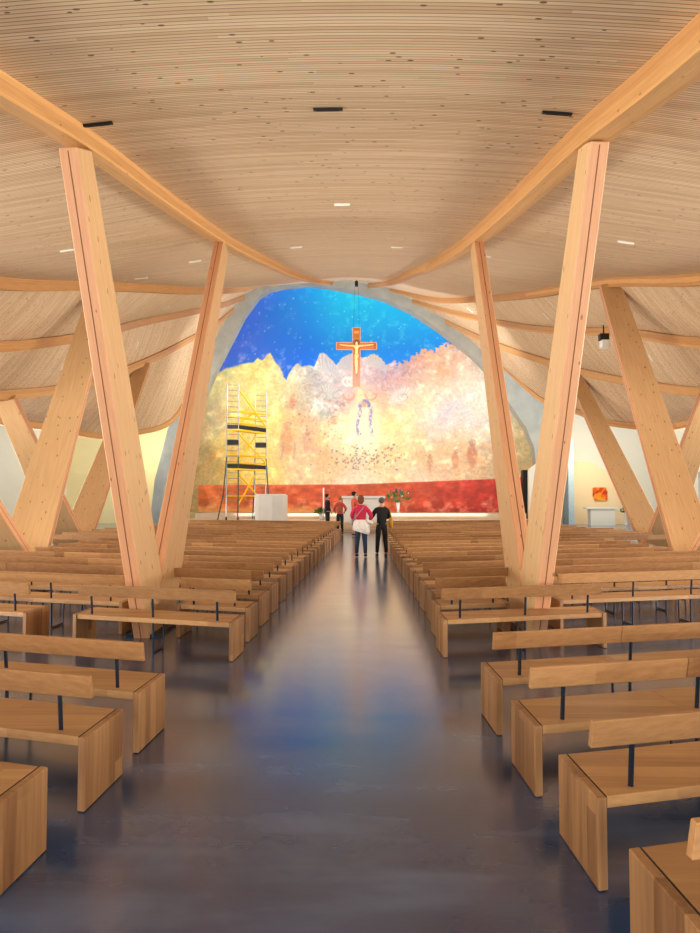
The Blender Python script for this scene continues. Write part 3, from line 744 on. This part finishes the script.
# ---------------------------------------------------------------- benches
ANG = R(15); SH = .05
PD, SHT = .5, .385      # panel depth, seat height
mesh_cache = {}
def bench(s, X, Y, Lb, label, ends=(1, 1), splits=None, posts='full', ang=ANG, group='oak benches'):
    if abs(Y) > 6.5: X, Y = fixg(X, Y)
    X -= s*.025 if s > 0 else 0
    root = thing('wooden_bench', label, 'bench', (X, Y, 0), 0, group)
    key0 = (s, round(ang, 3))
    def F(x, y, z): return (s*(x*math.cos(ang)) - s*y*SH, x*math.sin(ang)+y, z)
    splits = splits or []
    cuts = [0]+[c for c in splits if c < Lb-.3]+[Lb]
    def get(key, fn, mat, bevel=0):
        kk = key0+key
        if kk not in mesh_cache:
            mesh_cache[kk] = fn().mesh(key[0], mat, bevel=bevel)
        return mesh_cache[kk]
    T = .045
    for a, b in zip(cuts[:-1], cuts[1:]):
        a_ = a+(T+.004 if a == 0 and ends[0] else .001); b_ = b-(T+.004 if b == Lb and ends[1] else .001)
        link('seat', get(('seat', round(a, 2), round(b, 2), Lb), lambda: MB().box((a_, .012, SHT-.05), (b_, PD-.005, SHT), F), M['oak_seat'], .003), None, root)
        ba = a+(-.015 if a == 0 else .001); bb_ = b-(.05 if b == Lb else .001)
        def bk():
            m = MB(); i = 0
            for z, y0, y1 in ((.582, .03, .068), (.705, -.002, .036)):
                for x, y in ((ba, y0), (bb_, y0), (bb_, y1), (ba, y1)): m.v.append(F(x, y, z))
            m.f = [[0, 3, 2, 1], [4, 5, 6, 7], [0, 1, 5, 4], [1, 2, 6, 5], [2, 3, 7, 6], [3, 0, 4, 7]]
            return m
        link('backrest', get(('backrest', round(a, 2), round(b, 2), Lb), bk, M['oak_back'], .004), None, root)
    if ends[0]: 
        link('end_panel', get(('end_panel', 0), lambda: MB().box((0, 0, .004), (T, PD, SHT), F), M['oak_panel'], .004), None, root)
        link('panel_joint', get(('panel_joint', 0), lambda: MB().box((T, .012, SHT-.052), (T+.006, PD-.01, SHT-.001), F), M['joint']), None, root)  # dark strip between seat and end panel
    if ends[1]: link('end_panel', get(('end_panel', Lb), lambda: MB().box((Lb-T, 0, .004), (Lb, PD, SHT), F), M['oak_panel'], .004), None, root)
    ps = [.2]; x = .2
    n = max(1, round((Lb-.4)/.82)); ps = [.2+(Lb-.4)*i/n for i in range(n+1)]
    if posts == 'few': ps = ps[:2]
    for i, x in enumerate(ps):
        endp = (i == 0 or (i == len(ps)-1 and posts != 'few'))
        def pst(x=x, endp=endp):
            m = MB()
            q = [F(x, .085, SHT-.02), F(x, .05, .69)]
            if not endp: q = [F(x, .10, .012), F(x, .088, SHT-.02), F(x, .05, .69)]
            m.tube(q, .0125, 8)
            return m
        po = link('post', get(('post', round(x, 3), endp), pst, M['steel']), None, root)
        if not endp and posts == 'full':
            def ff(x=x):
                return MB().tube([F(x, .10, .012), F(x, .40, .012), F(x, .42, SHT-.05)], .011, 8)
            link('floor_frame', get(('floor_frame', round(x, 3)), ff, M['steel']), None, root)
    return root
ORD = ['first', 'second', 'third', 'fourth', 'fifth', 'sixth', 'seventh', 'eighth', 'ninth', 'tenth', 'eleventh', 'twelfth', 'thirteenth', 'fourteenth', 'fifteenth', 'sixteenth', 'seventeenth', 'eighteenth', 'nineteenth', 'twentieth', 'twenty-first', 'twenty-second', 'twenty-third']
# near blocks
for i, (x, y) in enumerate(((-1.26, 2.72), (-1.215, 3.6), (-1.205, 4.43))):
    bench(-1, *fixg(x, y), 4.0, 'foreground oak bench left of the aisle, %s' % ['nearest of all', 'second nearest', 'third nearest'][i], splits=[2.2], group='foreground benches left of the aisle')
for i, (x, y) in enumerate(((1.25, 1.97), (1.25, 2.875), (1.21, 3.78), (1.185, 4.76))):
    bench(1, *fixg(x, y), 4.0, 'foreground oak bench right of the aisle, %s' % ['nearest of all', 'second nearest', 'third nearest', 'fourth nearest'][i], splits=[1.0, 2.6], group='foreground benches right of the aisle')
# far blocks
def edge(s, D):
    if s < 0: return -np.interp(D, [7, 11.5, 27], [1.07, 1.06, .70])
    return np.interp(D, [7, 9, 13, 18, 27], [1.08, 1.14, 1.08, 1.0, .97])
NR = 22
for s in (-1, 1):
    sd = sidew[s]
    y0 = 6.9 if s < 0 else 7.07
    bench(s, edge(s, 7), y0, 1.9, 'short oak bench %s of the aisle just in front of the tall V-shaped column' % sd, group='short benches by the tall columns')
    bench(s, edge(s, 8), y0+.93, .93, 'very short oak bench between the aisle and the foot of the tall %s column' % sd, group='short benches by the tall columns')
    xo = s*2.66; dy = (2.66-1.07)*math.tan(ANG)
    bench(s, xo, y0+.93+dy, 5.6, 'oak bench starting just outside the foot of the tall %s column' % sd, splits=[2.4, 4.0], group='benches outside the tall columns')
    if s < 0:
        bench(s, -3.45, y0+.62, 3.6, 'oak bench at the left frame edge, beyond the side gap', splits=[1.8], group='benches outside the tall columns')
    for k in range(2, NR):
        D = y0+.95*k
        if D > 28: break
        x = float(edge(s, D)); Lb = 7.2
        if D > 11.3 and D < 14.9: Lb = 5.2
        if D > 20.2: Lb = 6.6
        bench(s, x, D, Lb, 'long oak bench %s of the aisle, %s row behind the tall V-shaped column' % (sd, ORD[k-2]), splits=[2.4, 4.8] if k % 2 else [1.6, 4.0, 6.2], posts='full' if k < 6 else 'few', group='long benches %s of the aisle' % sd)

# ---------------------------------------------------------------- people
def cloth(name, rgb, rough=.85): return plain(name, rgb, rough, 0, .12, 14)
skinm = plain('skin', (206, 150, 118), .55)
def person(loc, rz, hgt, label, top, bottom, shoe, hair, hairlen=0, lean=0, arms=None, female=True, shorts=False, stance=.1, head_turn=0, beard=False, nofinger=False):
    k = hgt/1.68
    t = thing('person', label, 'person', loc, rz)
    w = .165 if female else .19; hp = .085 if female else .08
    arms = arms or {}
    def S_(p): return tuple([p[0]*k, p[1]*k, p[2]*k] + [tuple(a*k for a in p[3]) if isinstance(p[3], tuple) else p[3]*k] + list(p[4:]))
    dflt = {-1: ((-w-.07, .0, 1.12), (-w-.05, .1, .90)), 1: ((w+.07, 0, 1.12), (w+.05, .1, .90))}
    J = {s: arms.get(s, dflt[s]) for s in (-1, 1)}
    ln = lean
    body = [[(0, 0, .93, (.13, .1), 'hip'), (0, 0, 1.12, (.12, .09)), (0, ln*.6, 1.32, (.13, .09), 'chest'), (0, ln, 1.42, (.07, .06)), (0, ln+.005, 1.49, .052), (0, ln+.015, 1.555, (.068, .08), 'head'), (0, ln+.01, 1.62, (.072, .085)), (0, ln, 1.665, .045)],
            ['head', (0, ln+.10, 1.55, .018)]]
    for s in (-1, 1):
        el, wr_ = J[s]
        body.append(['chest', (s*w, ln*.7, 1.36, .055), (el[0], el[1], el[2], .042), (wr_[0], wr_[1], wr_[2], .028, 'wr%d' % s)])
        d = (Vector(wr_)-Vector(el)).normalized(); sd_ = d.cross(Vector((0, 1, 0)));
        sd_ = sd_.normalized() if sd_.length > .1 else Vector((0, 0, 1))
        q = Vector(wr_)+d*.07; body.append(['wr%d' % s, (q.x, q.y, q.z, (.034, .02), 'pm%d' % s)])
        if not nofinger:
            for f in range(4):
                o1 = sd_*((f-1.5)*.019); l = (.06, .075, .07, .052)[f]
                a = q+o1+d*.035; b = q+o1*1.15+d*(.035+l*.55)+Vector((0, .008, 0)); c = q+o1*1.1+d*(.035+l)+Vector((0, .02, 0))
                body.append(['pm%d' % s, (a.x, a.y, a.z, .0095), (b.x, b.y, b.z, .0085), (c.x, c.y, c.z, .007)])
            a = Vector(wr_)+d*.045+Vector((-s*.02, .03, 0)); b = a+d*.035+Vector((-s*.01, .02, 0))
            body.append(['wr%d' % s, (a.x, a.y, a.z, .011), (b.x, b.y, b.z, .009)])
        body.append(['hip', (s*hp, 0, .86, .085), (s*(stance*.8), .01, .48, .055), (s*stance, -.01, .09, .038), (s*stance, .03, .05, .035), (s*stance, .12, .035, .03)])
    o = skin('body', [[q if isinstance(q, str) else S_(q) for q in ch] for ch in body], skinm, t, 2)
    # top garment
    tp = [[(0, 0, .84, (.175 if female else .165, .14)), (0, 0, 1.05, (.15, .115)), (0, ln*.5, 1.27, (.17, .12), 'c'), (0, ln*.9, 1.40, (.13, .09)), (0, ln, 1.45, .068)]]
    for s in (-1, 1):
        el, wr_ = J[s]; sh = (s*(w+.005), ln*.7, 1.355)
        wq = Vector(el).lerp(Vector(wr_), .86)
        tp.append(['c', (sh[0], sh[1], sh[2], .088), (el[0], el[1], el[2], .06), (wq.x, wq.y, wq.z, .045)])
    skin('top', [[q if isinstance(q, str) else S_(q) for q in ch] for ch in tp], top, t, 2)
    bt = [[(0, 0, 1.0, (.135, .11)), (0, 0, .90, (.15, .12), 'h')]]
    for s in (-1, 1):
        if shorts: bt.append(['h', (s*hp, 0, .82, .1), (s*stance*.85, .01, .50, .075)])
        else: bt.append(['h', (s*hp, 0, .84, .1), (s*(stance*.85), .01, .48, .074), (s*stance, -.01, .2, .06), (s*stance, -.01, .09, .06)])
    skin('trousers', [[q if isinstance(q, str) else S_(q) for q in ch] for ch in bt], bottom, t, 2)
    for s in (-1, 1):
        sh = MB().ball((s*stance*k, .04*k, .052*k), (.047*k, .125*k, .05*k), 12, 8).build('shoe', shoe, t, smooth=True)
        MB().ball((s*stance*k, .04*k, .018*k), (.05*k, .13*k, .016*k), 12, 5).build('sole', M['lampwhite'] if shoe.name != 'black' else M['black'], sh, smooth=True)
    hd = MB(); cz = 1.60*k; cy = (ln-.012)*k
    hd.ball((0, cy-.012*k, cz+.015*k), (.092*k, .1*k, .088*k), 16, 10)
    if hairlen: hd.ball((0, cy-.03*k, cz-.05*k), (.088*k, .075*k, .095*k), 14, 8)
    hm_ = hd.mesh('hair', hair, True)
    # cut the hair away from the face
    bm = bmesh.new(); bm.from_mesh(hm_)
    for v in bm.verts:
        if v.co.y > cy+.03*k and v.co.z < cz+.035*k: v.co.y = cy+.025*k
        v.co += Vector((random.uniform(-1, 1), random.uniform(-1, 1), random.uniform(-1, 1)))*.004
    bm.to_mesh(hm_); bm.free(); link('hair', hm_, None, t)
    fc = MB()
    for s in (-1, 1):
        link('eye', MB().ball((s*.03*k, (ln+.088)*k, 1.575*k), .011*k, 8, 6).mesh('eye', M['lampwhite'], True), None, t)
        link('ear', MB().ball((s*.083*k, ln*k, 1.555*k), (.012*k, .02*k, .03*k), 8, 6).mesh('ear', skinm, True), None, t)
    link('mouth', MB().ball((0, (ln+.083)*k, 1.515*k), (.022*k, .008*k, .006*k), 8, 5).mesh('mouth', plain('lips', (170, 90, 80)), True), None, t)
    if beard: link('beard', MB().ball((0, (ln+.045)*k, 1.505*k), (.06*k, .05*k, .035*k), 10, 7).mesh('beard', hair, True), None, t)
    return t
denim = cloth('denim', (52, 76, 108)); blackc = cloth('black_cloth', (16, 16, 20)); pinkc = cloth('raspberry_knit', (196, 30, 72)); salmon = cloth('salmon_cloth', (214, 92, 74)); coral = cloth('coral_cloth', (206, 84, 84))
hair_r = cloth('auburn_hair', (112, 60, 36)); hair_g = cloth('grey_hair', (92, 84, 76)); hair_d = cloth('dark_hair', (28, 20, 18)); hair_b = cloth('blond_hair', (160, 116, 70))
darkn = cloth('dark_trousers', (28, 30, 40)); shoe_d = plain('shoe_dark', (40, 36, 40), .6); shoe_b = M['black']
w1 = P(361, 500, 19.0)
person((w1.x, 19.0, 0), R(-8), 1.68, 'woman in a pink sweater and jeans standing in the aisle, seen from behind', pinkc, denim, shoe_d, hair_r, 1, arms={-1: ((-.27, .02, 1.13), (-.19, .16, .98)), 1: ((.28, .04, 1.13), (.22, .17, 1.0))}, stance=.12)
# jacket tied round the waist and shoulder bag strap
jw = thing('jacket', 'white jacket tied round the waist of the woman in pink', 'jacket', (w1.x, 19.0, 0), R(-8))
whitec = cloth('white_cloth', (222, 216, 210))
jm = MB(); n = 28
rows = [(1.03, .165, .13), (.98, .2, .16), (.9, .22, .19), (.83, .235, .2), (.77, .23, .2), (.74, .21, .19)]
for z, a, b in rows:
    for j in range(n):
        th = 2*math.pi*j/n; f = 1+.05*math.sin(th*7+z*8); zz_ = z - (.06*(1+math.cos(th-.2)) if z < .8 else 0)*1.0
        jm.v.append((a*f*math.cos(th), b*f*math.sin(th)-.01, zz_))
for i in range(len(rows)-1):
    for j in range(n): jm.f.append([i*n+j, i*n+(j+1) % n, (i+1)*n+(j+1) % n, (i+1)*n+j])
jm.build('body', whitec, jw, smooth=True)
MB().tube([(.17, -.06, 1.0), (.26, -.05, .96), (.33, -.02, .93)], [.05, .045, .03]).build('sleeve', whitec, jw, smooth=True)
bg = thing('shoulder_bag', 'grey shoulder strap and small bag on the woman in pink', 'bag', (w1.x, 19.0, 0), R(-8))
MB().tube([(.1, .02, 1.43), (.06, -.13, 1.33), (-.06, -.155, 1.18), (-.17, -.14, 1.05), (-.22, -.05, 1.0)], .014, 6).build('strap', cloth('grey_strap', (150, 140, 150)), bg)
MB().ball((-.255, 0, .96), (.05, .1, .08), 10, 8).build('pouch', cloth('grey_strap2', (170, 165, 170)), bg, smooth=True)
w2 = P(381.5, 500, 19.3)
person((w2.x, 19.3, 0), R(8), 1.62, 'woman with short grey hair dressed all in black, standing in the aisle', blackc, blackc, shoe_b, hair_g, 0, arms={-1: ((-.26, .06, 1.15), (-.33, .2, 1.02)), 1: ((.25, .08, 1.14), (.12, .25, 1.08))}, stance=.13)
bag2 = thing('handbag', 'mustard yellow shoulder bag on the right side of the woman in black', 'bag', (w2.x, 19.3, 0), R(8))
must = cloth('mustard', (186, 136, 36))
MB().ball((.26, -.02, .93), (.06, .13, .17), 14, 9).build('pouch', must, bag2, smooth=True)
MB().tube([(.12, 0, 1.42), (.22, -.06, 1.3), (.27, -.04, 1.1)], .014, 6).build('strap', must, bag2)
q = P(354.5, 500, 29.2)
person((q.x, 29.2, 0), R(-70), 1.86, 'man in a salmon shirt with dark hair, half hidden behind the woman in pink', salmon, skinm if False else cloth('tan_shorts', (170, 130, 105)), shoe_d, hair_d, 0, female=False, shorts=True, arms={-1: ((-.26, .08, 1.14), (-.18, .28, 1.16)), 1: ((.26, .08, 1.14), (.18, .28, 1.16))}, stance=.1)
q = P(327.5, 500, 31.6)
person((q.x, 31.6, 0), R(-75), 1.78, 'dark-haired man in a black jacket beyond the last left bench', blackc, darkn, shoe_b, hair_d, 0, female=False, beard=True)
q = P(340, 500, 30.3)
person((q.x, 30.3, 0), R(5), 1.66, 'woman in a coral top and dark trousers carrying a tan backpack', coral, darkn, shoe_d, hair_b, 0, arms={-1: ((-.27, 0, 1.13), (-.22, .14, 1.02)), 1: ((.27, 0, 1.13), (.22, .14, 1.02))})
bp = thing('backpack', 'small tan backpack on the back of the woman in coral', 'backpack', (q.x, 30.3, 0), R(5))
tan = cloth('tan_leather', (176, 92, 52))
MB().ball((0, -.17, 1.13), (.12, .07, .16), 14, 9).build('pouch', tan, bp, smooth=True)
for sx in (-1, 1): MB().tube([(sx*.08, -.12, 1.24), (sx*.09, -.05, 1.41), (sx*.1, .08, 1.38), (sx*.12, .1, 1.2)], .014, 6).build('strap', tan, bp)

# ---------------------------------------------------------------- light
W = bpy.data.worlds.new('sky'); bpy.context.scene.world = W; W.use_nodes = True
bgk = W.node_tree.nodes['Background']; bgk.inputs[0].default_value = (.86, .93, 1.0, 1); bgk.inputs[1].default_value = .85
def area(name, loc, target, sx, sy, power, rgb=(1, 1, 1), spread=180):
    l = bpy.data.lights.new(name, 'AREA'); l.shape = 'RECTANGLE'; l.size = sx; l.size_y = sy; l.energy = power; l.color = rgb; l.spread = R(spread)
    o = bpy.data.objects.new(name, l); C.objects.link(o); o.location = loc
    d = Vector(target)-Vector(loc); o.rotation_euler = d.to_track_quat('-Z', 'Y').to_euler(); return o
area('entrance_fill', (0, -6, 2.6), (0, 6, 6.5), 14, 4.6, 1100, (1.0, .95, .88))  # fill added behind the camera to lift ceiling and bench faces
for s in (-1, 1):
    area('side_ceiling_fill', (s*15.5, 8, 1.6), (0, 12, 13.0), 20, 2.8, 2900, (1.0, .95, .86), 120)  # added unseen panels, aimed up to brighten the ceiling
def pt(name, loc, e, rgb, r=.15):
    l = bpy.data.lights.new(name, 'POINT'); l.energy = e; l.color = rgb; l.shadow_soft_size = r
    o = bpy.data.objects.new(name, l); C.objects.link(o); o.location = loc
pt('chapel_fill', (13.0, 39.2, 4.2), 420, (1, .82, .58)); pt('left_wall_fill', (-12.5, 40.0, 4.4), 420, (1, .9, .68))  # both added, to brighten the chapel and the left back wall
for s in (-1, 1):
    area('far_side_fill', (s*15.5, 28, .8), (s*5, 28, 9), 12, 1.5, 1100, (1, .92, .78), 140)  # added fill for the far side ceilings and walls
    l = bpy.data.lights.new('side_sunlight', 'SPOT'); l.energy = 9000; l.color = (1, .97, .92); l.spot_size = R(30); l.spot_blend = .3; l.shadow_soft_size = .1
    o = bpy.data.objects.new('side_sunlight', l); C.objects.link(o); o.location = (s*17.6, 25.5, 4.4); o.rotation_euler = (Vector((s*7.6, 24.0, .3))-o.location).to_track_quat('-Z', 'Y').to_euler()
    for D in (12, 18, 24):
        for X in (4.2,):
            l = bpy.data.lights.new('bench_fill', 'SPOT'); l.energy = 800; l.color = (1, .88, .68); l.spot_size = R(95); l.spot_blend = .8; l.shadow_soft_size = .08  # spots added under the ceiling to brighten the benches
            o = bpy.data.objects.new('bench_fill', l); C.objects.link(o)
            h = BVH.ray_cast(Vector((s*X, D, 1)), Vector((0, 0, 1)))[0]; o.location = (s*X, D, h.z-.06)
area('mural_fill', (-.5, 30.5, 8.2), (-.5, 41, 7.2), 12, 1.5, 800, (.98, .98, .97), 150)  # added panel that brightens the mural, no fitting modelled
area('mural_fill_low', (0, 38.3, .62), (0, 41.6, 6.0), 14, .2, 90, (1.0, .92, .8), 150)  # added low strip of fill for the mural's lower part

vs = bpy.context.scene.view_settings
vs.view_transform = 'Standard'; vs.look = 'None'; vs.exposure = 0.0; vs.gamma = 1.0
